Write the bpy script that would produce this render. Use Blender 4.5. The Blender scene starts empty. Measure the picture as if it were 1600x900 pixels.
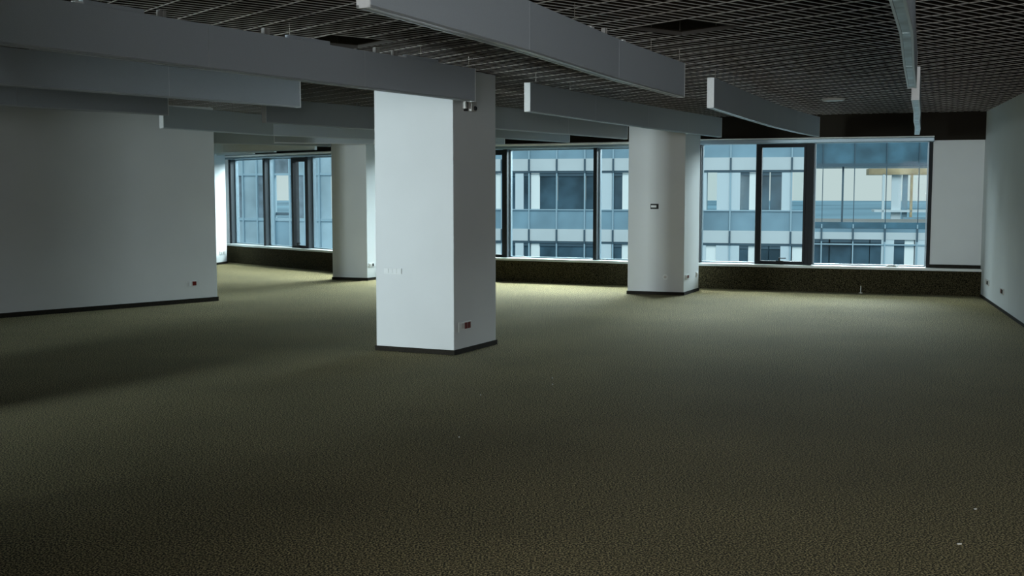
import bpy, bmesh, math, random
from mathutils import Vector
random.seed(7)
SC = bpy.context.scene
COL = SC.collection

# ------------------------------------------------------------------ camera
cam_d = bpy.data.cameras.new('camera')
cam = bpy.data.objects.new('camera', cam_d); COL.objects.link(cam)
cam_d.sensor_width = 36; cam_d.lens = 1750 * 36 / 1600
cam_d.clip_end = 4000
cam.location = (0, 0, 1.6)
cam.rotation_euler = (math.pi/2 - math.atan(153/1750), 0, 0)
SC.camera = cam

# ------------------------------------------------------------------ exposure, world, lights
SC.view_settings.view_transform = 'Standard'
SC.view_settings.look = 'None'
SC.view_settings.gamma = 1.0
SC.view_settings.use_curve_mapping = False
SC.view_settings.exposure = 0.0
SC.cycles.use_denoising = True
SC.cycles.max_bounces = 8
SC.cycles.diffuse_bounces = 5
SC.cycles.transparent_max_bounces = 16
SC.cycles.sample_clamp_indirect = 4.0

world = bpy.data.worlds.new('overcast_sky'); SC.world = world
world.use_nodes = True
bg = world.node_tree.nodes['Background']
bg.inputs[0].default_value = (0.86, 1.0, 0.975, 1)
bg.inputs[1].default_value = 0.66

def area(name, loc, target, sx, sy, watts, col, spread=180):
    d = bpy.data.lights.new(name, 'AREA'); d.shape = 'RECTANGLE'; d.size = sx; d.size_y = sy
    d.energy = watts; d.color = col; d.spread = math.radians(spread)
    o = bpy.data.objects.new(name, d); COL.objects.link(o)
    o.location = loc
    o.rotation_euler = (Vector(target) - Vector(loc)).to_track_quat('-Z', 'Y').to_euler()
    return o
DAY = (0.86, 0.98, 1.0)
# sky light falling on the curved window front from above, outside
area('sky_light_left',  (-1.6, 25.6, 4.6), (-4.9, 22.4, 0.7), 5.4, 2.6, 1050, DAY)
area('sky_light_middle', (0.9, 22.6, 4.6), (-0.3, 18.8, 0.0), 4.6, 2.4, 620, DAY, 95)
area('sky_light_right',  (4.7, 20.9, 4.6), (3.6, 17.0, 0.6), 3.4, 2.6, 220, DAY)
area('sky_light_far', (14.5, 35.0, 8.2), (-0.5, 12.0, 0.8), 18, 6.5, 12000, DAY)
# daylight at the window in the wall behind the camera
area('back_window_light', (-11.0, -4.4, 1.75), (-2.5, 11.0, 1.30), 1.1, 1.5, 88, (0.84, 0.98, 1.0), 33)
area('rear_window_light', (-0.4, -4.4, 1.8), (-0.2, 10.0, 1.9), 2.6, 1.6, 450, (0.97, 0.97, 0.97), 160)
# overcast brightness on the far facade
sun_d = bpy.data.lights.new('veiled_sun', 'SUN'); sun_d.energy = 2.0; sun_d.angle = math.radians(40); sun_d.color = (0.86, 0.97, 1.0)
sun = bpy.data.objects.new('veiled_sun', sun_d); COL.objects.link(sun)
sun.rotation_euler = (math.radians(52), 0, math.radians(-8))

# ------------------------------------------------------------------ materials
def mat(name, col, rough=0.6, metal=0.0, spec=0.5, noise=0, nscale=30, bump=0, bscale=200, sheen=0):
    m = bpy.data.materials.new(name); m.use_nodes = True
    nt = m.node_tree; b = nt.nodes['Principled BSDF']
    b.inputs['Base Color'].default_value = (*col, 1)
    b.inputs['Roughness'].default_value = rough
    b.inputs['Metallic'].default_value = metal
    b.inputs['Specular IOR Level'].default_value = spec
    if sheen:
        b.inputs['Sheen Weight'].default_value = sheen
        b.inputs['Sheen Roughness'].default_value = 0.6
        b.inputs['Sheen Tint'].default_value = (0.85, 1.0, 0.8, 1)
    tc = nt.nodes.new('ShaderNodeTexCoord')
    if noise:
        n = nt.nodes.new('ShaderNodeTexNoise'); n.inputs['Scale'].default_value = nscale; n.inputs['Detail'].default_value = 3
        nt.links.new(tc.outputs['Object'], n.inputs['Vector'])
        r = nt.nodes.new('ShaderNodeValToRGB')
        r.color_ramp.elements[0].position = 0.35; r.color_ramp.elements[1].position = 0.65
        r.color_ramp.elements[0].color = (*[c*(1-noise) for c in col], 1)
        r.color_ramp.elements[1].color = (*[min(1, c*(1+noise)) for c in col], 1)
        nt.links.new(n.outputs['Fac'], r.inputs['Fac']); nt.links.new(r.outputs['Color'], b.inputs['Base Color'])
    if bump:
        n2 = nt.nodes.new('ShaderNodeTexNoise'); n2.inputs['Scale'].default_value = bscale; n2.inputs['Detail'].default_value = 2
        nt.links.new(tc.outputs['Object'], n2.inputs['Vector'])
        bp = nt.nodes.new('ShaderNodeBump'); bp.inputs['Strength'].default_value = bump; bp.inputs['Distance'].default_value = 0.01
        nt.links.new(n2.outputs['Fac'], bp.inputs['Height']); nt.links.new(bp.outputs['Normal'], b.inputs['Normal'])
    return m

def carpet_mat(name, base, hi, sheen=0.0):
    m = bpy.data.materials.new(name); m.use_nodes = True
    nt = m.node_tree; b = nt.nodes['Principled BSDF']; L = nt.links.new
    tc = nt.nodes.new('ShaderNodeTexCoord')
    n = nt.nodes.new('ShaderNodeTexNoise'); n.inputs['Scale'].default_value = 105; n.inputs['Detail'].default_value = 2; n.inputs['Roughness'].default_value = 0.6
    L(tc.outputs['Object'], n.inputs['Vector'])
    r = nt.nodes.new('ShaderNodeValToRGB'); e = r.color_ramp.elements
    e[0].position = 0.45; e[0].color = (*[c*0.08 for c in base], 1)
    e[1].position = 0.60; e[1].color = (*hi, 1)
    k = e.new(0.51); k.color = (*base, 1)
    L(n.outputs['Fac'], r.inputs['Fac'])
    # a slow change of tone over metres, as woven carpet has
    n3 = nt.nodes.new('ShaderNodeTexNoise'); n3.inputs['Scale'].default_value = 0.8; n3.inputs['Detail'].default_value = 2
    L(tc.outputs['Object'], n3.inputs['Vector'])
    mr = nt.nodes.new('ShaderNodeMapRange'); mr.inputs['From Min'].default_value = .3; mr.inputs['From Max'].default_value = .7
    mr.inputs['To Min'].default_value = 0.88; mr.inputs['To Max'].default_value = 1.12
    L(n3.outputs['Fac'], mr.inputs['Value'])
    mx = nt.nodes.new('ShaderNodeVectorMath'); mx.operation = 'SCALE'
    L(r.outputs['Color'], mx.inputs[0]); L(mr.outputs['Result'], mx.inputs['Scale'])
    L(mx.outputs['Vector'], b.inputs['Base Color'])
    b.inputs['Roughness'].default_value = 0.95; b.inputs['Specular IOR Level'].default_value = 0.08
    b.inputs['Sheen Weight'].default_value = sheen; b.inputs['Sheen Roughness'].default_value = 0.5
    b.inputs['Sheen Tint'].default_value = (0.9, 1.0, 0.8, 1)
    bp = nt.nodes.new('ShaderNodeBump'); bp.inputs['Strength'].default_value = 0.5; bp.inputs['Distance'].default_value = 0.005
    L(n.outputs['Fac'], bp.inputs['Height']); L(bp.outputs['Normal'], b.inputs['Normal'])
    return m

def glass_mat(name, tint, refl=0.0006):
    m = bpy.data.materials.new(name); m.use_nodes = True
    nt = m.node_tree; nt.nodes.clear(); L = nt.links.new
    o = nt.nodes.new('ShaderNodeOutputMaterial')
    t = nt.nodes.new('ShaderNodeBsdfTransparent'); t.inputs[0].default_value = (*tint, 1)
    g = nt.nodes.new('ShaderNodeBsdfGlossy'); g.inputs['Roughness'].default_value = 0.02; g.inputs[0].default_value = (0.9, 0.95, 1, 1)
    lw = nt.nodes.new('ShaderNodeLayerWeight'); lw.inputs['Blend'].default_value = 0.5
    pw = nt.nodes.new('ShaderNodeMath'); pw.operation = 'POWER'; pw.inputs[1].default_value = 5.0
    L(lw.outputs['Facing'], pw.inputs[0])
    mm = nt.nodes.new('ShaderNodeMath'); mm.operation = 'MULTIPLY_ADD'; mm.inputs[1].default_value = 0.9; mm.inputs[2].default_value = refl
    L(pw.outputs[0], mm.inputs[0])
    mx = nt.nodes.new('ShaderNodeMixShader'); L(mm.outputs[0], mx.inputs[0]); L(t.outputs[0], mx.inputs[1]); L(g.outputs[0], mx.inputs[2])
    L(mx.outputs[0], o.inputs[0])
    return m

M = dict(
    plaster = mat('white_plaster', (0.635, 0.675, 0.692), 0.75, spec=0.2, noise=0.02, nscale=1.5, bump=0.12, bscale=160),
    skirting = mat('dark_skirting', (0.022, 0.020, 0.016), 0.8, spec=0.1, noise=0.2, nscale=60),
    carpet = carpet_mat('olive_carpet', (0.158, 0.126, 0.052), (0.60, 0.50, 0.26), 0.05),
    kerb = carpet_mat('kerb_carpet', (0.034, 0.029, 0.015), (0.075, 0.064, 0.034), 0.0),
    sill = mat('pale_sill', (0.52, 0.56, 0.55), 0.4),
    plenum = mat('dark_plenum', (0.018, 0.014, 0.010), 0.9, spec=0.05, noise=0.2, nscale=3),
    bulkhead = mat('black_bulkhead', (0.018, 0.015, 0.011), 0.8, spec=0.1),
    grid = mat('brown_grille', (0.50, 0.475, 0.44), 0.35, spec=0.5, metal=0.4),
    fabric = mat('grey_panel', (0.38, 0.43, 0.475), 0.7, spec=0.2, noise=0.04, nscale=250, bump=0.1, bscale=400),
    cap = mat('white_end_cap', (0.74, 0.78, 0.79), 0.5, noise=0.03, nscale=60),
    alu = mat('pale_aluminium', (0.55, 0.60, 0.62), 0.35, metal=0.6),
    diffuser = mat('strip_diffuser', (0.50, 0.56, 0.58), 0.25, spec=0.6),
    reflector = mat('ribbed_reflector', (0.42, 0.52, 0.57), 0.35, metal=0.7, noise=0.45, nscale=3.5),
    clampm = mat('grey_clamp', (0.26, 0.26, 0.25), 0.5),
    hatch = mat('dark_hatch_rim', (0.07, 0.065, 0.058), 0.5),
    wire = mat('steel_wire', (0.20, 0.19, 0.17), 0.4, metal=0.6),
    frame = mat('anthracite_frame', (0.016, 0.019, 0.022), 0.6, spec=0.15),
    fin = mat('blue_grey_fin', (0.045, 0.06, 0.072), 0.45),
    rail = mat('blue_grey_rail', (0.22, 0.30, 0.35), 0.35, metal=0.3),
    lip = mat('pale_rail_lip', (0.75, 0.80, 0.80), 0.4),
    glass = glass_mat('window_glass', (0.94, 0.98, 0.99)),
    plastic = mat('white_plastic', (0.68, 0.72, 0.73), 0.35),
    offwhite = mat('grey_plastic', (0.50, 0.50, 0.48), 0.4),
    red = mat('dark_red_socket', (0.12, 0.010, 0.006), 0.6, spec=0.15),
    black = mat('black_plastic', (0.012, 0.012, 0.012), 0.6, spec=0.15),
    debris = mat('pale_debris', (0.65, 0.65, 0.60), 0.6),
    # outdoors
    ext_white = mat('white_concrete', (0.52, 0.57, 0.59), 0.7, noise=0.05, nscale=0.4),
    ext_pier = mat('pale_pier', (0.55, 0.63, 0.67), 0.7),
    ext_spandrel = mat('blue_spandrel_glass', (0.19, 0.30, 0.37), 0.3, spec=0.5, noise=0.22, nscale=0.35),
    ext_dark = mat('dark_window_glass', (0.045, 0.085, 0.115), 0.15, spec=0.6, noise=0.5, nscale=0.5),
    ext_top = mat('deep_blue_cladding', (0.055, 0.13, 0.18), 0.3, spec=0.5, noise=0.35, nscale=0.7),
    ext_mullion = mat('light_blue_mullion', (0.30, 0.42, 0.49), 0.4),
    ext_joint = mat('dark_blue_mullion', (0.05, 0.09, 0.12), 0.4),
    ext_blind = mat('white_blind', (0.80, 0.84, 0.83), 0.7),
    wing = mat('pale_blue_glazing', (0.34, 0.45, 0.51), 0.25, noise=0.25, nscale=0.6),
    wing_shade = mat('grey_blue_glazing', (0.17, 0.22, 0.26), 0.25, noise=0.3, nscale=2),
    land = mat('hazy_land', (0.20, 0.33, 0.42), 0.95, spec=0.0, noise=0.25, nscale=0.006),
    hill = mat('hazy_hill', (0.15, 0.26, 0.34), 0.95, spec=0.0),
    timber = mat('ochre_formwork', (0.42, 0.33, 0.20), 0.8, noise=0.3, nscale=0.5),
    rubble = mat('pale_rubble', (0.62, 0.60, 0.52), 0.9, noise=0.3, nscale=1.0),
)

# ------------------------------------------------------------------ helpers
class MB:
    def __init__(s): s.v = []; s.f = []; s.m = []
    def box(s, o, u, n, s0, s1, d0, d1, z0, z1, mi=0):
        """box in the frame with plan origin o, plan axes u (along) and n (deep)"""
        b = len(s.v)
        for z in (z0, z1):
            for (a, d) in ((s0, d0), (s1, d0), (s1, d1), (s0, d1)):
                s.v.append((o[0]+u[0]*a+n[0]*d, o[1]+u[1]*a+n[1]*d, z))
        s.f += [tuple(b+i for i in q) for q in ((0,3,2,1),(4,5,6,7),(0,1,5,4),(1,2,6,5),(2,3,7,6),(3,0,4,7))]
        s.m += [mi]*6
        return s
    def prism(s, pts, z0, z1, mi=0):
        b = len(s.v); k = len(pts)
        for z in (z0, z1):
            for p in pts: s.v.append((p[0], p[1], z))
        s.f.append(tuple(b+i for i in reversed(range(k)))); s.f.append(tuple(b+k+i for i in range(k)))
        for i in range(k):
            j = (i+1) % k; s.f.append((b+i, b+j, b+k+j, b+k+i))
        s.m += [mi]*(k+2)
        return s
    def tube(s, p0, p1, r0, r1=None, seg=10, mi=0):
        r1 = r0 if r1 is None else r1
        p0 = Vector(p0); p1 = Vector(p1); d = (p1-p0).normalized()
        a = d.orthogonal().normalized(); c = d.cross(a); b = len(s.v)
        for p, r in ((p0, r0), (p1, r1)):
            for i in range(seg):
                t = 2*math.pi*i/seg; q = p + a*math.cos(t)*r + c*math.sin(t)*r; s.v.append(tuple(q))
        for i in range(seg):
            j = (i+1) % seg; s.f.append((b+i, b+j, b+seg+j, b+seg+i))
        s.f.append(tuple(b+i for i in reversed(range(seg)))); s.f.append(tuple(b+seg+i for i in range(seg)))
        s.m += [mi]*(seg+2)
        return s
    def build(s, name, mats, parent=None, bevel=0, origin=None):
        me = bpy.data.meshes.new(name)
        if origin is None:
            if parent is not None: origin = (0, 0, 0); pl = parent_world(parent)
            else: pl = None; origin = None
        else: pl = None
        off = Vector(origin) if origin is not None and parent is None else (pl if parent is not None else Vector((0, 0, 0)))
        me.from_pydata([tuple(Vector(v)-off) for v in s.v], [], s.f)
        if not isinstance(mats, (list, tuple)): mats = [mats]
        for m in mats: me.materials.append(m)
        for p, mi in zip(me.polygons, s.m): p.material_index = mi
        bm = bmesh.new(); bm.from_mesh(me); bmesh.ops.recalc_face_normals(bm, faces=bm.faces); bm.to_mesh(me); bm.free()
        o = bpy.data.objects.new(name, me); COL.objects.link(o)
        if parent is not None: o.parent = parent
        else: o.location = off
        if bevel:
            b = o.modifiers.new('bevel', 'BEVEL'); b.width = bevel; b.segments = 2; b.limit_method = 'ANGLE'
        return o
def parent_world(o):
    p = Vector((0, 0, 0))
    while o is not None: p = p + o.location; o = o.parent
    return p
def tag(o, label=None, cat=None, group=None, kind=None):
    if label: o['label'] = label
    if cat: o['category'] = cat
    if group: o['group'] = group
    if kind: o['kind'] = kind
    return o
def empty(name, loc, **kw):
    o = bpy.data.objects.new(name, None); COL.objects.link(o); o.location = loc; o.empty_display_size = 0.2
    return tag(o, **kw)
def V2(a, b): return Vector((b[0]-a[0], b[1]-a[1]))
def frame_of(a, b, out=None):
    u = V2(a, b).normalized(); n = Vector((-u.y, u.x))
    if out is not None and n.dot(Vector(out)) < 0: n = -n
    return u, n

# ------------------------------------------------------------------ plan of the room
K0 = (-6.315, 24.873); P1 = (-2.206, 20.596); P2 = (2.60, 18.40); K5 = (7.15, 16.817)
LW0 = (-4.271, 16.169)                     # free end of the left wall
lwd = Vector((-0.699, -0.715)).normalized()
LW1 = (LW0[0]+lwd.x*11.2, LW0[1]+lwd.y*11.2)
RW0 = (7.15, 17.10); RW1 = (1.75, -2.11)
BACKY = -4.0
RW2 = (RW1[0] + (RW1[0]-RW0[0])/(RW1[1]-RW0[1])*(BACKY-RW1[1]), BACKY)
CZ = 2.77                                  # underside of the open grille
TOPZ = 3.5

room = [K0, P1, P2, K5, RW2, (-12.2, BACKY), (-12.2, LW1[1]), (-12.2, 25.5), (-7.4, 25.9)]
mb = MB(); mb.prism([(p[0], p[1]) for p in [(-13, 27), (-6.0, 25.4), (-2.0, 21.1), (2.8, 18.85), (8.2, 17.0), (RW2[0]+0.4, BACKY-0.4), (-13, BACKY-0.4)]], -0.3, 0.0)
tag(mb.build('floor', M['carpet']), kind='structure')
mb = MB(); mb.prism([(-13, 27), (-5.8, 25.6), (-1.7, 21.4), (3.0, 19.1), (8.4, 17.25), (RW2[0]+0.4, BACKY-0.4), (-13, BACKY-0.4)], TOPZ, TOPZ+0.4)
tag(mb.build('ceiling_slab', M['plenum']), kind='structure')

# left wall: a thick core wall with a free end
lw_n = Vector((-0.715, 0.699))
mb = MB(); mb.box(LW0, lwd, lw_n, 0, 11.2, 0, 1.6, 0, CZ+0.02)
tag(mb.build('wall_left', M['plaster'], bevel=0.004), kind='structure')
mb = MB(); mb.box(LW0, lwd, lw_n, 0.03, 11.2, 0.03, 1.57, CZ+0.02, TOPZ)
tag(mb.build('wall_left_upper', M['plenum']), kind='structure')
mb = MB(); mb.box(LW0, lwd, lw_n, -0.012, 11.2, -0.014, 0, 0, 0.06); mb.box(LW0, lwd, lw_n, -0.012, 0, 0, 1.6, 0, 0.06)
tag(mb.build('baseboard_left', M['skirting']), kind='structure')
# right wall
ur, nr = frame_of(RW0, RW1, (1, -0.3))
Lr = V2(RW0, RW2).length
mb = MB(); mb.box(RW0, ur, nr, -1.2, Lr, 0, 0.3, 0, CZ+0.02)
tag(mb.build('wall_right', M['plaster']), kind='structure')
mb = MB(); mb.box(RW0, ur, nr, -1.2, Lr, 0.02, 0.3, CZ+0.02, TOPZ)
tag(mb.build('wall_right_upper', M['plenum']), kind='structure')
mb = MB(); mb.box(RW0, ur, nr, 0.1, Lr, -0.014, 0, 0, 0.035)
tag(mb.build('baseboard_right', M['skirting']), kind='structure')
# back wall behind the camera, with a window opening on the left
mb = MB()
X = (1, 0); Y = (0, 1)
mb.box((0, BACKY), X, Y, -12.8, -11.95, -0.3, 0, 0, TOPZ); mb.box((0, BACKY), X, Y, -10.05, -2.3, -0.3, 0, 0, TOPZ)
mb.box((0, BACKY), X, Y, 1.0, RW2[0]+0.3, -0.3, 0, 0, TOPZ)
for x0, x1 in ((-11.95, -10.05), (-2.3, 1.0)):
    mb.box((0, BACKY), X, Y, x0, x1, -0.3, 0, 0, 0.9); mb.box((0, BACKY), X, Y, x0, x1, -0.3, 0, 2.65, TOPZ)
tag(mb.build('wall_back', M['plaster']), kind='structure')
mb = MB(); mb.box((-12.5, BACKY-0.3), Y, (-1, 0), 0, 30.5, 0, 0.3, 0, TOPZ)
tag(mb.build('wall_outer', M['plaster']), kind='structure')
mb = MB(); mb.box((-12.5, 26.2), X, Y, 0, 5.6, 0, 0.3, 0, TOPZ)
tag(mb.build('wall_far', M['plaster']), kind='structure')

# ------------------------------------------------------------------ window front: kerb, sill, bulkhead, rail, glazing
facets = [('A', K0, P1, 2.32), ('B', P1, P2, 2.36), ('C', P2, K5, 2.42)]
OUT = (0.35, 0.93)
def mitre(poly, d):
    """offset an open plan polyline outward by d, mitred"""
    res = []
    for i, p in enumerate(poly):
        ns = []
        if i > 0: ns.append(frame_of(poly[i-1], p, OUT)[1])
        if i < len(poly)-1: ns.append(frame_of(p, poly[i+1], OUT)[1])
        if len(ns) == 1: m = ns[0]*d
        else:
            s_ = (ns[0]+ns[1]).normalized(); m = s_*(d/s_.dot(ns[0]))
        res.append((p[0]+m.x, p[1]+m.y))
    return res
ext0 = (K0[0]-0.693*0.9, K0[1]+0.721*0.9)
line = [ext0, P1, P2, K5]
def band(name, d0, d1, z0, z1, m, bevel=0, ln=line):
    mb = MB()
    a = mitre(ln, d0); b = mitre(ln, d1)
    mb.prism(a + b[::-1], z0, z1)
    return tag(mb.build(name, m, bevel=bevel), kind='structure')
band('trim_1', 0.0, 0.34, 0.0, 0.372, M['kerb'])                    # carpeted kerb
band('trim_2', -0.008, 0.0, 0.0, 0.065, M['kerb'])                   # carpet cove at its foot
band('trim_3', -0.02, 0.45, 0.372, 0.412, M['sill'], 0.004)          # window sill
band('trim_4', 0.06, 0.45, 2.355, TOPZ, M['bulkhead'])                # black bulkhead above the windows
def rail(i, a, b, z, s0, s1):
    u, n = frame_of(a, b, OUT)
    lh = (0.042, 0.04, 0.018)[i]
    r = empty('trim_%d' % (5+i), (a[0], a[1], z), kind='structure')
    mb = MB(); mb.box(a, u, n, s0, s1, 0.008, 0.26, z-0.088, z-lh)
    mb.build('rail_body', M['rail'], r, bevel=0.012)
    mb = MB(); mb.box(a, u, n, s0, s1, -0.005, 0.24, z-lh, z)
    mb.build('rail_lip', M['lip'], r, bevel=0.012)
LA, LB, LC = V2(K0, P1).length, V2(P1, P2).length, V2(P2, K5).length
rail(0, K0, P1, 2.36, -0.25, LA); rail(1, P1, P2, 2.40, 0, LB); rail(2, P2, K5, 2.42, 0, 4.02)

GD = 0.27                                                           # depth of the glass behind the kerb face
def glazing(win, a, u, n, s0, s1, z1):
    mb = MB(); mb.box(a, u, n, s0, s1, GD, GD+0.012, 0.42, z1)
    tag(mb.build('pane', M['glass'], win))
    mb = MB()
    mb.box(a, u, n, s0, s1, GD-0.03, GD+0.04, 0.41, 0.432); mb.box(a, u, n, s0, s1, GD-0.03, GD+0.04, z1-0.03, z1)
    mb.box(a, u, n, s0, s0+0.02, GD-0.03, GD+0.04, 0.41, z1); mb.box(a, u, n, s1-0.02, s1, GD-0.03, GD+0.04, 0.41, z1)
    mb.build('glazing_bead', M['rail'], win)
def mullion(win, a, u, n, s0, s1, z1):
    mb = MB(); mb.box(a, u, n, s0, s1, 0.115, 0.135, 0.412, z1)
    o = mb.build('mullion', M['frame'], win, bevel=0.003)
    mb = MB(); mb.box(a, u, n, s0+0.004, s1-0.004, 0.135, 0.30, 0.412, z1)
    mb.build('fin', M['fin'], o, bevel=0.003)
def casement(win, a, u, n, s0, s1, z1, front=0.13):
    fw = 0.052
    mb = MB()                                                       # outer frame
    for q in ((s0, s0+fw, .412, z1), (s1-fw, s1, .412, z1), (s0+fw, s1-fw, .412, .412+fw*.6), (s0+fw, s1-fw, z1-fw, z1)):
        mb.box(a, u, n, q[0], q[1], front, front+0.16, q[2], q[3])
    c = mb.build('casement', M['frame'], win, bevel=0.003)
    i0, i1, zb, zt, sw = s0+fw, s1-fw, .412+fw*.6, z1-fw, 0.036
    mb = MB()
    for q in ((i0, i0+sw, zb, zt), (i1-sw, i1, zb, zt), (i0+sw, i1-sw, zb, zb+sw*.6), (i0+sw, i1-sw, zt-sw, zt)):
        mb.box(a, u, n, q[0], q[1], front-0.012, front+0.08, q[2], q[3])
    mb.build('sash', M['frame'], c, bevel=0.004)
    mb = MB(); mb.box(a, u, n, i0+sw, i1-sw, front+0.03, front+0.042, zb+sw*.5, zt-sw)
    mb.build('pane', M['glass'], c)
    m = (i0+i1)/2 - 0.02
    mb = MB()
    mb.box(a, u, n, m-0.06, m+0.06, front-0.03, front-0.010, zb-0.015, zb+0.028)
    mb.box(a, u, n, m-0.012, m+0.010, front-0.055, front-0.028, zb+0.010, zb+0.078)
    mb.box(a, u, n, m-0.012, m+0.105, front-0.062, front-0.045, zb+0.066, zb+0.080)
    mb.build('handle', M['black'], c, bevel=0.003)
# window_1: left facet, window_2: middle facet, window_3: right facet
for wi, (nm, a, b, zr) in enumerate(facets):
    u, n = frame_of(a, b, OUT); z1 = zr - 0.04
    w = empty('window_%d' % (wi+1), (a[0], a[1], 0.41), kind='structure')
    if nm == 'A':
        mull = [(-0.10, -0.035), (1.316, 1.382), (2.949, 3.015), (4.62, 4.685)]
        cas = [(2.39, 3.00)]; fixed = [(-0.035, 1.316), (1.382, 2.39), (3.015, 4.62), (4.685, 5.93)]
    elif nm == 'B':
        mull = [(0.55, 0.62), (2.197, 2.272), (3.888, 3.950), (5.20, 5.27)]
        cas = [(1.36, 2.262)]; fixed = [(0.62, 1.36), (2.272, 3.888), (3.950, 5.20), (0.0, 0.55)]
    else:
        mull = [(0.40, 0.465), (2.183, 2.252), (3.951, 4.006)]
        cas = [(1.355, 2.183)]; fixed = [(0.465, 1.355), (2.252, 3.951)]
    for q in mull: mullion(w, a, u, n, q[0], q[1], z1 if nm != 'C' else 2.40)
    for q in cas: casement(w, a, u, n, q[0], q[1], z1-0.015)
    for q in fixed: glazing(w, a, u, n, q[0], q[1], z1)
# pale reveal at the left end, wall piece at the right end
u, n = frame_of(K0, P1, OUT)
mb = MB(); mb.box(K0, u, n, -0.9, -0.10, 0.10, 0.35, 0.412, 2.44); tag(mb.build('wall_reveal', M['plaster']), kind='structure')
u, n = frame_of(P2, K5, OUT)
mb = MB(); mb.box(P2, u, n, 4.006, 5.2, 0.13, 0.45, 0.412, 2.44); tag(mb.build('wall_pier', M['plaster']), kind='structure')
mb = MB(); mb.box(P2, u, n, 4.006, 4.80, 0.10, 0.13, 0.412, 0.462); tag(mb.build('baseboard_pier', M['skirting']), kind='structure')

# ------------------------------------------------------------------ open-cell ceiling grille
ga = Vector((math.sin(math.radians(51)), math.cos(math.radians(51))))      # long bars
gb = Vector((-ga.y, ga.x))
G0 = Vector((1.667, 8.181))
def to_g(p): d = Vector((p[0], p[1])) - G0; return d.dot(ga), d.dot(gb)
gpoly = [(-7.3, 25.9), K0, P1, P2, (7.15, 16.817), RW2, (-12.2, BACKY), LW1, LW0, (LW0[0]-0.715*1.6, LW0[1]+0.699*1.6), (-12.2, 10.8), (-12.2, 25.9)]
gpoly = [(-7.3, 25.9), K0, P1, P2, (7.15, 16.817), RW2, (-12.2, BACKY), (-12.2, 25.9)]
gp = [to_g(p) for p in gpoly]
holes = [(-0.6, 0.0, 0.0, 0.6), (-2.4-0.3, -2.1-0.0, 2.4-0.0, 2.9)]
# second hole: plan corner (-0.858, 8.995)
h2 = to_g((-0.858, 8.995)); h2 = (round(h2[0]/0.3)*0.3, round(h2[1]/(0.6/7))*(0.6/7))
holes[1] = (h2[0]-0.6, h2[0], h2[1], h2[1]+0.6)
def spans(axis, c, lo, hi):
    """inside intervals of the line (coordinate `axis` = c) clipped to the room, minus holes"""
    xs = []
    k = len(gp)
    for i in range(k):
        p, q = gp[i], gp[(i+1) % k]
        a0, a1 = p[axis], q[axis]
        if (a0 > c) != (a1 > c):
            t = (c-a0)/(a1-a0); xs.append(p[1-axis] + t*(q[1-axis]-p[1-axis]))
    xs.sort(); out = []
    for i in range(0, len(xs)-1, 2):
        seg = [(xs[i]+0.01, xs[i+1]-0.01)]
        for h in holes:
            hr = (h[0], h[1]) if axis == 0 else (h[2], h[3]); ho = (h[2], h[3]) if axis == 0 else (h[0], h[1])
            if hr[0]+1e-4 < c < hr[1]-1e-4:
                ns = []
                for (s, e) in seg:
                    if ho[1] <= s or ho[0] >= e: ns.append((s, e)); continue
                    if s < ho[0]: ns.append((s, ho[0]))
                    if e > ho[1]: ns.append((ho[1], e))
                seg = ns
        out += seg
    return out
cell_b = 0.6/7
mb = MB()
W = 0.0026
for i in range(-260, 330):
    c = i*cell_b
    wide = W*1.4 if i % 7 == 0 else W
    for (s, e) in spans(1, c, 0, 0):
        mb.box(tuple(G0), ga, gb, s, e, c-wide, c+wide, CZ, CZ+0.0035)
        mb.box(tuple(G0), ga, gb, s, e, c-wide*.5, c+wide*.5, CZ+0.0035, CZ+0.035, 1)
for i in range(-80, 80):
    c = i*0.3
    wide = W*1.6 if i % 2 == 0 else W*1.1
    for (s, e) in spans(0, c, 0, 0):
        mb.box(tuple(G0), ga, gb, c-wide, c+wide, s, e, CZ-0.0005, CZ+0.0035)
        mb.box(tuple(G0), ga, gb, c-wide*.5, c+wide*.5, s, e, CZ+0.0035, CZ+0.035, 1)
tag(mb.build('ceiling', [M['grid'], M['plenum']]), kind='structure')
for h, lab in zip(holes, ('open square hatch in the brown grille right of the long centre baffle', 'open square hatch in the brown grille left of the long centre baffle')):
    t = empty('ceiling_hatch', tuple(G0 + ga*h[1] + gb*h[2]) + (CZ,), label=lab, cat='ceiling hatch', group='open hatches in the grille')
    mb = MB(); o = tuple(G0)
    mb.box(o, ga, gb, h[0], h[1], h[2], h[2]+0.006, CZ-0.002, CZ+0.026); mb.box(o, ga, gb, h[0], h[1], h[3]-0.006, h[3], CZ-0.002, CZ+0.026)
    mb.box(o, ga, gb, h[1]-0.006, h[1], h[2], h[3], CZ-0.002, CZ+0.026); mb.box(o, ga, gb, h[0], h[0]+0.006, h[2], h[3], CZ-0.002, CZ+0.026)
    mb.build('hatch_frame', M['hatch'], t)
    mb = MB(); mb.box(o, ga, gb, h[0]+.01, h[1]-.01, h[2]+.01, h[3]-.01, CZ+0.22, CZ+0.235)
    mb.build('backing_sheet', M['plenum'], t)

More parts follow.
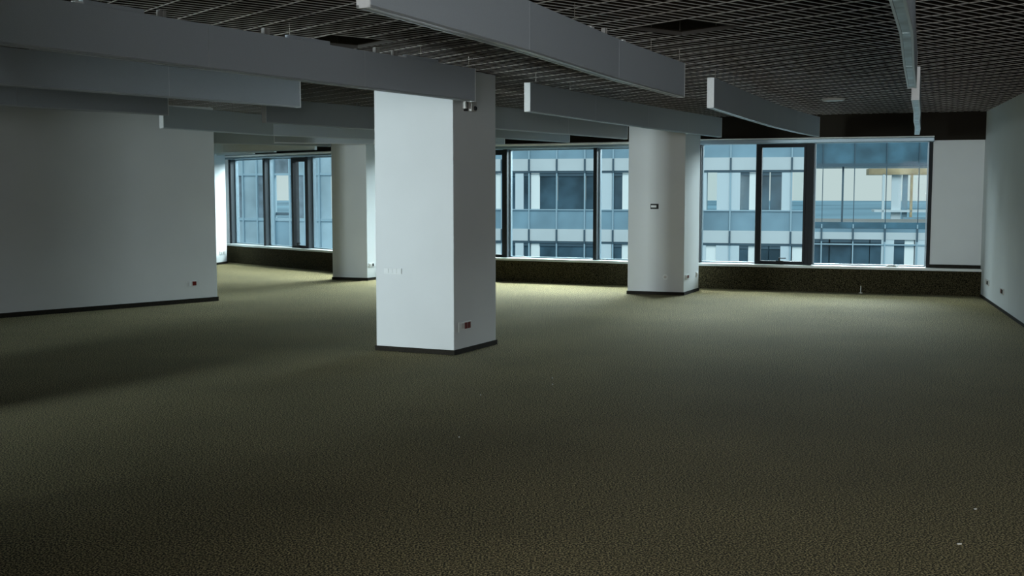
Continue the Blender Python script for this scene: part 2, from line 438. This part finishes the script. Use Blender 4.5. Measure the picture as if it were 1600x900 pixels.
# ------------------------------------------------------------------ columns
def column(L, Mi, R, label, group='white square columns'):
    L, Mi, R = Vector(L), Vector(Mi), Vector(R); B = L + R - Mi
    t = empty('column', (Mi.x, Mi.y, 0), label=label, cat='column', group=group)
    mb = MB(); mb.prism([L, Mi, R, B], 0.0, CZ-0.004); mb.build('shaft', M['plaster'], t, bevel=0.006)
    c = (L+R)/2
    def grow(p, k): d = (p-c); return p + d.normalized()*k
    mb = MB(); mb.prism([grow(p, -0.08) for p in (L, Mi, R, B)], CZ-0.004, TOPZ)
    mb.build('shaft_above_ceiling', M['plenum'], t)
    mb = MB()
    pts = [L, Mi, R, B]; gr = [grow(p, 0.016) for p in pts]
    for i in range(4):
        j = (i+1) % 4; mb.prism([pts[i], gr[i], gr[j], pts[j]], 0, 0.048)
    mb.build('skirting', M['skirting'], t)
    return t
c1 = ((-1.359, 11.146), (-0.564, 10.796), (-0.167, 11.567))
c2 = ((1.787, 17.265), (2.617, 17.011), (2.975, 17.81))
c3 = ((-3.217, 20.042), (-2.565, 19.799), (-2.42, 20.10))
c4 = ((-7.15, 23.42), (-6.45, 23.30), (-6.24, 24.50))
column(*c1, 'nearest white column, its broad left face brightly lit, standing mid-room')
column(*c2, 'white column before the window front with a small dark thermostat')
column(*c3, 'narrow-looking grey column behind the nearest one, left of it')
column(*c4, 'far white column end beside the left wall and leftmost window')
# unseen blocks, added to shade the left wall and baffles from the rear lamps
for nm, pts in (('shade_block_left', [(-8.9, 6.6), (-8.1, 6.3), (-7.8, 7.1), (-8.6, 7.4)]), ('shade_block_near', [(-7.25, 5.1), (-5.75, 4.6), (-5.38, 5.4), (-6.9, 5.9)]),
                ('shade_block_rear', [(-2.1, -0.3), (-1.0, -0.8), (-0.7, 0.1), (-1.8, 0.6)])):
    mb = MB(); mb.prism(pts, 0, TOPZ); tag(mb.build(nm, M['plaster']), kind='structure')


# ------------------------------------------------------------------ hanging linear baffles
BZ0, BZ1, TH = 2.38, 2.665, 0.066
def baffle(pts, label, extra='', side=-1, thick=TH, bottom='diffuser', hang=True, end_caps=(True, True), clips=True, zoff=0.0, group='grey linear baffles hung below the grille', m='fabric', bmat=None):
    """pts: plan points of the camera-side lower edge, from the near end; the body lies to its left"""
    z0, z1 = BZ0+zoff, BZ1+zoff
    c = ((pts[0][0]+pts[-1][0])/2, (pts[0][1]+pts[-1][1])/2)
    t = empty('ceiling_baffle', (c[0], c[1], z0), label=label, cat='ceiling baffle', group=group)
    k = len(pts)-1
    for i in range(k):
        a, b = pts[i], pts[i+1]; u = V2(a, b).normalized(); n = Vector((-u.y, u.x))   # left of travel
        Ls = V2(a, b).length; g0 = 0.0025 if i else 0.012; g1 = 0.0025 if i < k-1 else 0.012
        mb = MB(); mb.box(a, u, n, g0, Ls-g1, 0, thick, z0+0.012, z1)
        p = mb.build('panel', M[m], t, bevel=0.0015)
        mb = MB()
        mb.box(a, u, n, 0, Ls, 0.0, 0.012, z0, z0+0.012); mb.box(a, u, n, 0, Ls, thick-0.012, thick, z0, z0+0.012)
        mb.build('edge_strip', M['alu'], p)
        mb = MB(); mb.box(a, u, n, 0.01, Ls-0.01, 0.013, thick-0.013, z0+0.004, z0+0.0125)
        mb.build('light_strip', M[bottom], p)
        if i:                                                      # thin pale joint cover between panels
            mb = MB(); mb.box(a, u, n, -0.004, 0.004, 0.001, thick-0.001, z0+0.006, z1)
            mb.build('joint', M['alu'], t)
        if hang:
            mb = MB(); mid = 0.22 if i == 0 else Ls*0.5
            for s_ in ((0.2, Ls*0.62) if i == 0 else ((Ls*0.5, Ls-0.06) if i == k-1 else (Ls*0.5,))):
                p0 = (a[0]+u.x*s_+n.x*thick/2, a[1]+u.y*s_+n.y*thick/2)
                mb = MB(); mb.tube((*p0, z1-0.005), (*p0, TOPZ), 0.0022, seg=6)
                mb.build('hanger', M['wire'], t)
    for e, on in zip((0, 1), end_caps):
        if not on: continue
        a, b = (pts[0], pts[1]) if e == 0 else (pts[-1], pts[-2]); u = V2(a, b).normalized()
        nn = Vector((-u.y, u.x)) if e == 0 else Vector((u.y, -u.x))
        mb = MB(); mb.box(a, u, nn, 0, 0.0115, -0.001, thick+0.001, z0-0.001, z1+0.001)
        mb.build('end_cap', M['cap'], t, bevel=0.002)
    return t
def clip(t, x, y, ang, kind=0):
    """small bracket or gear box lying on top of a baffle"""
    ca, sa = math.cos(ang), math.sin(ang); o = (x, y); u = Vector((ca, sa)); n = Vector((-sa, ca))
    mb = MB()
    if kind == 0: mb.box(o, u, n, -0.03, 0.03, -0.02, 0.02, BZ1, BZ1+0.014)
    elif kind == 1: mb.box(o, u, n, -0.22, 0.22, -0.02, 0.02, BZ1, BZ1+0.028)
    else:
        mb.box(o, u, n, -0.028, -0.008, -0.015, 0.015, BZ1-0.002, BZ1+0.045); mb.box(o, u, n, 0.004, 0.024, -0.015, 0.015, BZ1-0.002, BZ1+0.045)
    mb.build(('bracket', 'driver_box', 'clamp')[kind], M[('cap', 'fabric', 'clampm')[kind]], t, bevel=0.002)
def along(pts, i, f):
    a, b = pts[i], pts[i+1]; u = V2(a, b); n = Vector((-u.y, u.x)).normalized()*TH/2
    return a[0]+u.x*f+n.x, a[1]+u.y*f+n.y, math.atan2(u.y, u.x)

p = [(-3.62, 4.60), (-2.80, 5.98), (-1.96, 7.35), (-1.13, 8.72), (-0.32, 10.01)]
t = baffle(p, 'longest grey baffle top left, running from the left edge to the nearest column')
for i, f, k in ((1, .55, 1), (1, .40, 0), (1, .78, 2), (2, .35, 2), (2, .62, 1), (2, .55, 0), (3, .12, 2), (3, .33, 0), (3, .50, 1), (3, .27, 2)):
    x, y, a_ = along(p, i, f); clip(t, x, y, a_, k)
p = [(-4.75, 7.35), (-3.82, 8.45), (-2.90, 9.59), (-2.00, 10.73)]
baffle(p, 'dark grey baffle just behind the longest one at the left, ending in open ceiling')
p = [(-6.4, 8.25), (-5.55, 9.35), (-4.64, 10.61), (-3.60, 11.87)]
baffle(p, 'darkest baffle at the left edge, third from the front, before the left wall')
p = [(-4.41, 14.29), (-3.43, 16.25), (-2.11, 17.60), (-1.10, 18.55), (-0.12, 19.44)]
baffle(p, 'grey baffle with small bright end cap hanging over the end of left wall')
p = [(-2.86, 13.13), (-1.70, 14.75), (-0.27, 16.95), (0.95, 18.53)]
t = baffle(p, 'grey baffle with bright end cap passing behind the nearest column')
x, y, a_ = along(p, 0, .80); clip(t, x, y, a_, 2)
p = [(-1.25, 12.75), (-0.23, 14.40), (0.80, 15.92), (1.78, 17.37)]
baffle(p, 'grey baffle emerging right of the nearest column and ending at the thermostat column')
p = [(-3.96, 18.78), (-2.35, 19.28)]
baffle(p, 'pale blue-grey short baffle above the narrow-looking column', hang=False)
p = [(-5.3, 18.85), (-3.26, 20.30)]
baffle(p, 'dull grey low baffle right of the left wall end, under the bright-capped one', hang=False)
p = [(-6.50, 24.25), (-5.35, 23.25)]  # three far baffles: window light painted in, panels take the white cap colour
baffle(p, 'far baffle, painted pale as if daylit, over the leftmost window, lowest of the three there', hang=False, zoff=-0.04, m='cap')
p = [(-6.30, 23.85), (-4.80, 22.75)]
baffle(p, 'far baffle, painted pale as if daylit, over the leftmost window, middle one of the three there', hang=False, zoff=-0.02, m='cap')
p = [(-6.0, 23.40), (-3.84, 21.95)]
baffle(p, 'far baffle, painted pale as if daylit, over the left windows, longest of the three there', hang=False, zoff=0.0, m='cap')
p = [(-0.61, 4.88), (0.10, 6.44), (0.76, 8.06), (1.46, 9.57)]
t = baffle(p, 'large centre baffle with bright end cap and lit lower strip, cut by the top edge')
for i, f, k in ((1, .68, 0), (1, .86, 2), (2, .09, 0)):
    x, y, a_ = along(p, i, f); clip(t, x, y, a_, k)
p = [(0.18, 11.27), (0.95, 12.80), (1.73, 14.30), (2.43, 15.55), (3.11, 16.74)]
baffle(p, 'grey baffle with white end cap crossing above the thermostat column')
p = [(1.92, 10.77), (2.58, 12.38), (3.24, 13.95), (3.87, 15.30), (4.51, 16.56)]
baffle(p, 'grey baffle with tall white end cap left of the two narrow edge-on strips')
h = TH/2
p = [(0.99+h, 3.0), (1.59+h, 4.70), (1.97+h, 5.68), (2.52+h, 7.2), (3.08+h, 8.72)]
baffle(p, 'nearer edge-on light strip at right, its ribbed pale underside cut by the top edge', bottom='reflector')
p = [(3.50+h, 9.82), (4.07+h, 11.36), (4.62+h, 12.9), (5.19+h, 14.44), (5.73+h, 15.97)]
baffle(p, 'farther edge-on light strip at right, ending over the big right window', bottom='reflector')

# ------------------------------------------------------------------ small ceiling item
t = empty('ceiling_diffuser', (4.10, 14.45, CZ-0.03), label='round white air diffuser in the grille above the right window', cat='air diffuser')
mb = MB(); mb.tube((4.10, 14.45, CZ-0.035), (4.10, 14.45, CZ-0.006), 0.135, 0.15, seg=28); mb.build('disc', M['offwhite'], t, bevel=0.004)
mb = MB(); mb.tube((4.10, 14.45, CZ-0.006), (4.10, 14.45, CZ+0.18), 0.10, 0.10, seg=20); mb.build('duct_collar', M['plenum'], t)

# ------------------------------------------------------------------ sockets and switches
def plate(kind, a, b, s, z, w, h, label, cat, mods=(), mplate='plastic', group=None, out=None):
    """wall plate on the face a-b; s, z centre; mods: (offset, width, height, material)"""
    u = V2(a, b).normalized(); n = Vector((-u.y, u.x))
    if n.dot(Vector((-a[0], -a[1]))) < 0: n = -n                     # towards the room / camera
    o = (a[0], a[1])
    t = empty(kind, (a[0]+u.x*s, a[1]+u.y*s, z-h/2), label=label, cat=cat, group=group)
    mb = MB(); mb.box(o, u, n, s-w/2, s+w/2, 0.0, 0.010, z-h/2, z+h/2); mb.build('plate', M[mplate], t, bevel=0.003)
    for (off, mw, mh, mm, *nm) in mods:
        mb = MB(); mb.box(o, u, n, s+off-mw/2, s+off+mw/2, 0.009, 0.015, z-mh/2, z+mh/2)
        mb.build(nm[0] if nm else 'socket', M[mm], t, bevel=0.002)
    return t
plate('wall_socket', c1[1], c1[2], 0.215, 0.268, 0.235, 0.082, 'socket plate with two dark red outlets low on the nearest column', 'socket',
      ((-0.062, 0.05, 0.050, 'offwhite'), (0.005, 0.052, 0.062, 'red'), (0.068, 0.052, 0.062, 'red')))
plate('cable_box', c1[1], c1[2], 0.090, 0.262, 0.022, 0.095, 'narrow white upright plate beside red outlets on nearest column', 'wall plate', ())
plate('wall_switch', c1[1], c1[0], 0.67, 0.802, 0.20, 0.060, 'faint white four-part switch plate on bright face of nearest column', 'switch',
      ((-0.072, 0.044, 0.045, 'plastic', 'rocker'), (-0.024, 0.044, 0.045, 'plastic', 'rocker'), (0.024, 0.044, 0.045, 'plastic', 'rocker'), (0.072, 0.044, 0.045, 'plastic', 'rocker')))
plate('wall_thermostat', c2[1], c2[0], 0.46, 1.352, 0.125, 0.080, 'small dark thermostat with pale display on the column before windows', 'thermostat',
      ((-0.008 if False else 0.012, 0.082, 0.034, 'plastic', 'display'),), mplate='black')
plate('wall_socket', c2[1], c2[2], 0.175, 0.272, 0.19, 0.075, 'socket plate with red-brown outlet low on right face of thermostat column', 'socket',
      ((-0.055, 0.045, 0.045, 'offwhite'), (0.0, 0.045, 0.045, 'red'), (0.055, 0.045, 0.045, 'red')))
plate('wall_switch', c2[1], c2[2], 0.75, 0.270, 0.08, 0.080, 'small white plate near far edge of the thermostat column', 'switch', ((0, 0.04, 0.05, 'offwhite', 'rocker'),))
t = empty('wall_socket', (2.346, 17.094, 0.24), label='round flush white cover low on front face of thermostat column', cat='socket')
u_ = V2(c2[1], c2[0]).normalized(); n_ = Vector((-u_.y, u_.x)); n_ = n_ if n_.y < 0 else -n_
q = Vector(c2[1]) + u_*0.284
mb = MB(); mb.tube((q.x, q.y, 0.272), (q.x+n_.x*0.008, q.y+n_.y*0.008, 0.272), 0.04, 0.038, seg=20); mb.build('plate', M['plastic'], t)
mb = MB(); mb.tube((q.x, q.y, 0.272), (q.x+n_.x*0.011, q.y+n_.y*0.011, 0.272), 0.02, 0.02, seg=16); mb.build('socket', M['offwhite'], t)
plate('wall_socket', c3[1], c3[2], 0.13, 0.272, 0.17, 0.075, 'white socket plate low on the narrow-looking column behind nearest one', 'socket',
      ((-0.045, 0.05, 0.045, 'offwhite'), (0.045, 0.045, 0.05, 'black')))
plate('wall_socket', c4[1], c4[2], 0.99, 0.244, 0.30, 0.08, 'pale double socket on the far white column beside left wall', 'socket', ((-0.06, 0.09, 0.05, 'offwhite'), (0.07, 0.09, 0.05, 'offwhite')))
plate('wall_socket', (-6.424, 13.967), (-4.271, 16.169), 2.695, 0.275, 0.115, 0.075, 'small socket with dark red outlet low on the big left wall', 'socket',
      ((-0.036, 0.03, 0.055, 'plastic'), (0.015, 0.058, 0.058, 'red')))
plate('wall_socket', RW0, RW1, 0.95, 0.268, 0.40, 0.080, 'socket plate low on right wall, the one nearer the windows', 'socket',
      ((0.08, 0.11, 0.052, 'black'), (-0.09, 0.12, 0.052, 'offwhite')), mplate='offwhite')
plate('wall_socket', RW0, RW1, 2.40, 0.263, 0.30, 0.080, 'socket plate low on right wall, the one farther from the windows', 'socket',
      ((0.06, 0.08, 0.052, 'black'), (-0.03, 0.05, 0.052, 'red'), (-0.10, 0.06, 0.052, 'offwhite')), mplate='offwhite')
# alarm speaker / sensor on the column, tucked under the baffle
u_ = V2(c1[1], c1[2]).normalized(); n_ = Vector((u_.y, -u_.x))
t = empty('wall_detector', (c1[1][0]+u_.x*0.28, c1[1][1]+u_.y*0.28, 2.36), label='small two-part grey detector high on the nearest column under baffle end', cat='detector')
mb = MB(); mb.box(c1[1], u_, n_, 0.165, 0.205, 0, 0.045, 2.385, 2.46); mb.build('bracket', M['offwhite'], t, bevel=0.004)
mb = MB(); mb.box(c1[1], u_, n_, 0.205, 0.245, 0, 0.03, 2.365, 2.455); mb.build('hinge', M['black'], t, bevel=0.003)
mb = MB(); mb.box(c1[1], u_, n_, 0.255, 0.365, 0, 0.06, 2.365, 2.462); mb.build('housing', M['offwhite'], t, bevel=0.006)
q = Vector(c1[1]) + u_*0.325
mb = MB(); mb.tube((q.x+n_.x*0.058, q.y+n_.y*0.058, 2.395), (q.x+n_.x*0.075, q.y+n_.y*0.075, 2.392), 0.024, 0.018, seg=16); mb.build('lens', M['black'], t)

# ------------------------------------------------------------------ bits on the floor
bits = [((0.344, 9.457), 'tiny pale crumb on carpet right of the nearest column, farther of a pair'), ((0.335, 9.141), 'tiny pale crumb on carpet right of the nearest column, nearer of a pair'),
        ((-0.246, 8.663), 'tiny pale crumb on carpet just in front of the nearest column'), ((-0.343, 7.16), 'tiny pale crumb on open carpet below the nearest column'),
        ((2.028, 4.957), 'small pale sliver on dark carpet near the lower right corner'), ((2.33, 5.514), 'faint pale sliver on dark carpet, right of the brighter sliver')]
for i, (q, lab) in enumerate(bits):
    mb = MB(); w = 0.011 if i == 4 else (0.007 if i == 5 else 0.0045)
    a_ = random.random()*0.4
    mb.box(q, Vector((math.cos(a_), math.sin(a_))), Vector((-math.sin(a_), math.cos(a_))), -w, w, -0.004, 0.004, 0.0, 0.006)
    tag(mb.build('carpet_crumb', M['debris'], bevel=0.001, origin=(q[0], q[1], 0)), label=lab, cat='crumb', group='pale crumbs on the carpet')
mb = MB(); mb.tube((5.43, 17.37, 0.0), (5.43, 17.37, 0.115), 0.006, 0.006, seg=8); mb.tube((5.43, 17.37, 0.0), (5.43, 17.37, 0.01), 0.028, 0.028, seg=12)
tag(mb.build('cable_stub', M['debris'], origin=(5.43, 17.37, 0)), label='thin pale cable stub standing at the foot of the window kerb', cat='cable')
# cable coil on the sill
u, n = frame_of(P2, K5, OUT)
mb = MB(); cc = Vector(P2) + u*3.45 + n*0.09
for k_ in range(3):
    pr = None
    for i in range(17):
        t_ = i/16*2*math.pi; q = (cc.x + u.x*math.cos(t_)*(0.10-k_*.02) + n.x*math.sin(t_)*0.05, cc.y + u.y*math.cos(t_)*(0.10-k_*.02) + n.y*math.sin(t_)*0.05, 0.418+k_*0.009+0.004*math.sin(3*t_))
        if pr: mb.tube(pr, q, 0.004, seg=5)
        pr = q
tag(mb.build('cable_coil', M['wire'], origin=(cc.x, cc.y, 0.412)), label='loose grey cable coil lying on the sill of the big right window', cat='cable')

# ------------------------------------------------------------------ outdoors: the opposite office building
O = Vector((2.4, 60.0)); d = Vector((0.967, -0.254)).normalized(); dn = Vector((0.254, 0.967)).normalized()
ob = empty('office_building', (2.4, 60, -6), label='pale and blue glazed office building across the courtyard, seen through the windows', cat='building')
S0, S1, SO = -14.0, 30.0, 13.15            # left end, right end, where the see-through storey begins
def ebox(name, s0, s1, d0, d1, z0, z1, m, par=None):
    mb = MB(); mb.box(tuple(O), d, dn, s0, s1, d0, d1, z0, z1); return mb.build(name, M[m], par or ob)
ST = 3.74
row = [('pier', -3.60, -3.41), ('blind', -3.41, -2.59), ('dark', -2.59, -2.3), ('pier', -2.30, -1.84), ('dark', -1.84, -1.45), ('blind', -1.45, -0.96), ('dark', -0.96, 0.0), ('dark', 0.03, 1.52), ('dark', 1.55, 2.30),
       ('pier', 2.30, 2.96), ('dark', 2.96, 3.50), ('blind', 3.50, 4.11), ('dark', 4.11, 6.0), ('pier', 6.0, 7.9), ('sky', 7.9, 8.42), ('pier', 8.42, 9.6), ('dark', 9.6, 10.05), ('blind', 10.05, 10.40),
       ('dark', 10.60, 11.05), ('dark', 11.10, 11.66), ('pier', 11.66, 12.16), ('sky', 12.24, 12.82), ('pier', 12.85, 13.15)]
def window_row(z0, z1, lst, allow_sky=True):
    last = None
    for (k, a, b) in lst:
        if k == 'sky' and allow_sky:
            mb = MB(); mb.box(tuple(O), d, dn, a, b, 0.1, 0.13, z0, z1); mb.build('window', M['glass'], ob); continue
        if k == 'pier': ebox('pier', a, b, 0.0, 0.6, z0, z1, 'ext_pier')
        elif k in ('blind', 'sky'): ebox('window_blind', a, b, 0.10, 0.14, z0+0.02, z1-0.02, 'ext_blind')
        else:
            w = ebox('window', a, b, 0.10, 0.16, z0, z1, 'ext_dark')
            ebox('window_head', a, b, 0.03, 0.10, z1-0.16, z1, 'ext_joint', w)
window_row(0.57, 2.50, row); window_row(0.57-ST, 2.50-ST, row, False)
left = [('dark', -14, -12.6), ('pier', -12.6, -11.9), ('dark', -11.9, -9.0), ('pier', -9.0, -8.3), ('dark', -8.3, -5.2), ('pier', -5.2, -4.6), ('dark', -4.6, -3.6)]
window_row(0.57, 2.50, left); window_row(0.57-ST, 2.50-ST, left, False)
for k_ in (-1, 0, 1):
    z = k_*ST
    hi_end = SO if k_ >= 0 else S1
    if k_ <= 0:
        pass
    ebox('slab_band', S0, SO, -0.05, 1.0 if k_ < 0 else 0.5, 2.62+z-(0 if k_ else 0), 3.26+z, 'ext_white')
    ebox('spandrel', S0, SO, 0.02, 0.3, 3.26+z, 4.31+z-0.03 if k_ < 1 else 5.4+z, 'ext_spandrel')
    ebox('window_head_line', S0, SO, -0.02, 0.12, 2.50+z, 2.62+z, 'ext_joint')
    ebox('sill_line', S0, SO, -0.06, 0.12, 4.28+z-0.02, 4.28+z+0.04, 'ext_mullion')
# right part: deep blue cladding, an empty glazed storey, slab, windows below
ebox('roof_cladding', SO, S1, 0.0, 7.0, 2.80, 5.6, 'ext_top')
ebox('roof_soffit_edge', SO, S1, -0.10, 0.0, 2.76, 2.92, 'ext_joint')
ebox('floor_slab', SO, S1, -0.05, 7.0, -0.30, 0.0, 'ext_top')
ebox('slab_fascia', SO, S1, -0.02, 6.5, -0.50, -0.30, 'ext_spandrel')
ebox('slab_band', SO, S1, -0.02, 0.5, -0.86, -0.50, 'ext_white')
rr = [('dark', 13.15, 14.02), ('dark', 14.10, 15.12), ('dark', 15.17, 15.98), ('dark', 16.02, 16.55), ('pier', 16.55, 17.15), ('dark', 17.15, 17.65), ('blind', 17.65, 18.1), ('pier', 18.14, 20.0), ('dark', 20.0, 23.0), ('pier', 23.0, 24.0), ('dark', 24.0, 30.0)]
window_row(-3.2, -0.86, rr, False)
ebox('sill_line', SO, S1, -0.06, 0.12, -1.14, -1.08, 'ext_mullion')
ebox('body', SO, S1, 0.6, 6.5, -12.5, -0.5, 'ext_top')
ebox('body', S0, SO, 3.5, 6.5, -12.5, 0.3, 'ext_top'); ebox('plinth', S0, S1, 0.0, 0.6, -12.5, -3.2, 'ext_white')
for s_ in (14.60, 20.8, 27.0): ebox('storey_post', s_, s_+0.09, 0.3, 0.45, 0.0, 2.8, 'ext_joint')
i = 0
s_ = -13.66
while s_ < S1:
    if s_ < SO-0.3:
        ebox('mullion', s_-0.035, s_+0.035, -0.12, 0.02, -3.2, 5.4, 'ext_mullion')
        ebox('mullion_cap', s_-0.045, s_+0.045, -0.14, -0.06, 2.50, 3.24, 'ext_joint'); ebox('mullion_cap', s_-0.045, s_+0.045, -0.14, -0.06, 2.50-ST, 3.24-ST, 'ext_joint')
    else:
        ebox('mullion', s_-0.03, s_+0.03, -0.12, 0.02, -3.2, -0.1, 'ext_mullion'); ebox('mullion_cap', s_-0.04, s_+0.04, -0.14, -0.06, -0.95, -0.3, 'ext_joint')
        ebox('mullion', s_-0.018, s_+0.018, -0.12, 0.02, 0.0, 5.4, 'ext_joint')
    s_ += 1.518

# nearer glazed wing at the left, seen through the left windows
WO = Vector((-11.5, 41.5)); wd = Vector((0.93, -0.37)).normalized(); wn = Vector((0.37, 0.93)).normalized()
gw = empty('glazed_wing', (-11.5, 41.5, -6), label='light blue curtain-walled wing seen through the left windows', cat='building')
def wbox(name, s0, s1, d0, d1, z0, z1, m):
    mb = MB(); mb.box(tuple(WO), wd, wn, s0, s1, d0, d1, z0, z1); return mb.build(name, M[m], gw)
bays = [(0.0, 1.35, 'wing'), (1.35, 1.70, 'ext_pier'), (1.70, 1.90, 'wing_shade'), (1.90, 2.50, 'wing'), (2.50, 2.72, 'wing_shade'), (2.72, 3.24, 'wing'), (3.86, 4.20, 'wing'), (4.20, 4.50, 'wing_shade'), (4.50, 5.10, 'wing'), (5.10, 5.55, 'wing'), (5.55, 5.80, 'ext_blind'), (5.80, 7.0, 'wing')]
for (a, b, m_) in bays:
    wbox('glass_panel', a, b, 0, 0.1, 0.60, 2.12, m_)
    wbox('glass_panel', a, b, 0, 0.1, -2.5, 0.50, 'wing' if m_ != 'ext_pier' else 'ext_pier')
    wbox('glass_panel', a, b, 0, 0.1, 2.20, 4.2, 'wing')
wbox('transom', 0, 7.0, -0.05, 0.08, 2.12, 2.20, 'ext_mullion'); wbox('transom', 0, 7.0, -0.05, 0.08, 0.50, 0.60, 'ext_mullion')
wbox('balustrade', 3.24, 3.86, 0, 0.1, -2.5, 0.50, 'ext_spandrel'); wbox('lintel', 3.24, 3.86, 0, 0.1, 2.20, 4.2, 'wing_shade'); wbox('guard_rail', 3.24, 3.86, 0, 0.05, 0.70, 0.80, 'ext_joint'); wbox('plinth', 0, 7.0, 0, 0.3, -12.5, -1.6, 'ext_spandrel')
for s_ in (0.0, 1.35, 1.90, 2.50, 3.22, 3.88, 4.50, 5.1, 5.8, 7.0): wbox('mullion', s_-0.03, s_+0.03, -0.08, 0.05, -1.6, 4.2, 'ext_mullion')

# unfinished concrete frame on the site beyond
cf = empty('unfinished_building', (38, 108, -12), label='unfinished ochre building frame beyond the courtyard, seen through the big right window', cat='building')
CO = (35.5, 110.0)
def cbox(name, s0, s1, d0, d1, z0, z1, m):
    mb = MB(); mb.box(CO, (0.97, -0.24), (0.24, 0.97), s0, s1, d0, d1, z0, z1); return mb.build(name, M[m], cf)
cbox('roof_beam', -0.6, 10, 0, 4, 3.1, 3.7, 'timber'); cbox('parapet_board', -0.2, 10, 0, 4, 4.3, 4.6, 'ext_pier')
for s_, m_ in ((0.7, 'ext_pier'), (3.3, 'timber'), (5.9, 'ext_mullion'), (8.2, 'timber')): cbox('post', s_, s_+0.22, 0, 0.4, -12, 3.2, m_)
cbox('wall_panel', 1.6, 2.5, 0.5, 0.7, -2.5, 3.1, 'ext_pier'); cbox('wall_panel', 2.6, 3.1, 0.5, 0.7, -2.5, 3.1, 'ext_spandrel')
cbox('floor_board', 0, 10, 0, 4, -0.55, -0.35, 'ext_pier'); cbox('floor_board', 0, 10, 0, 4, -2.6, -2.3, 'timber')
cbox('site_hut', 5.4, 9.5, -2, 0.5, -12, -0.9, 'ext_mullion'); cbox('site_hut', 2.6, 4.6, -2, -1.0, -12, -1.0, 'ext_spandrel')
for i, (x, y, r, hh) in enumerate(((19.5, 90, 1.5, 8.0), (23.6, 92, 1.3, 8.6), (27.6, 95, 1.5, 9.3), (31.4, 91, 1.6, 8.8), (34.9, 93, 1.4, 8.3), (38.5, 97, 1.5, 9.0))):
    mb = MB(); mb.tube((x, y, -12), (x, y, -12+hh*0.8), r*1.15, r*0.8, seg=9); mb.tube((x+.2, y-.2, -12+hh*0.8), (x+.3, y, -12+hh), r*0.8, r*0.2, seg=7)
    tag(mb.build('rubble_heap', M['rubble'], origin=(x, y, -12)), label='pale rubble heap on the building site beyond the big right window', cat='rubble', group='rubble heaps on the building site')
mb = MB(); mb.prism([(1500*math.cos(a*math.pi/24), 1500*math.sin(a*math.pi/24)) for a in range(48)], -13.0, -12.0)
tag(mb.build('ground', M['land']), kind='structure')
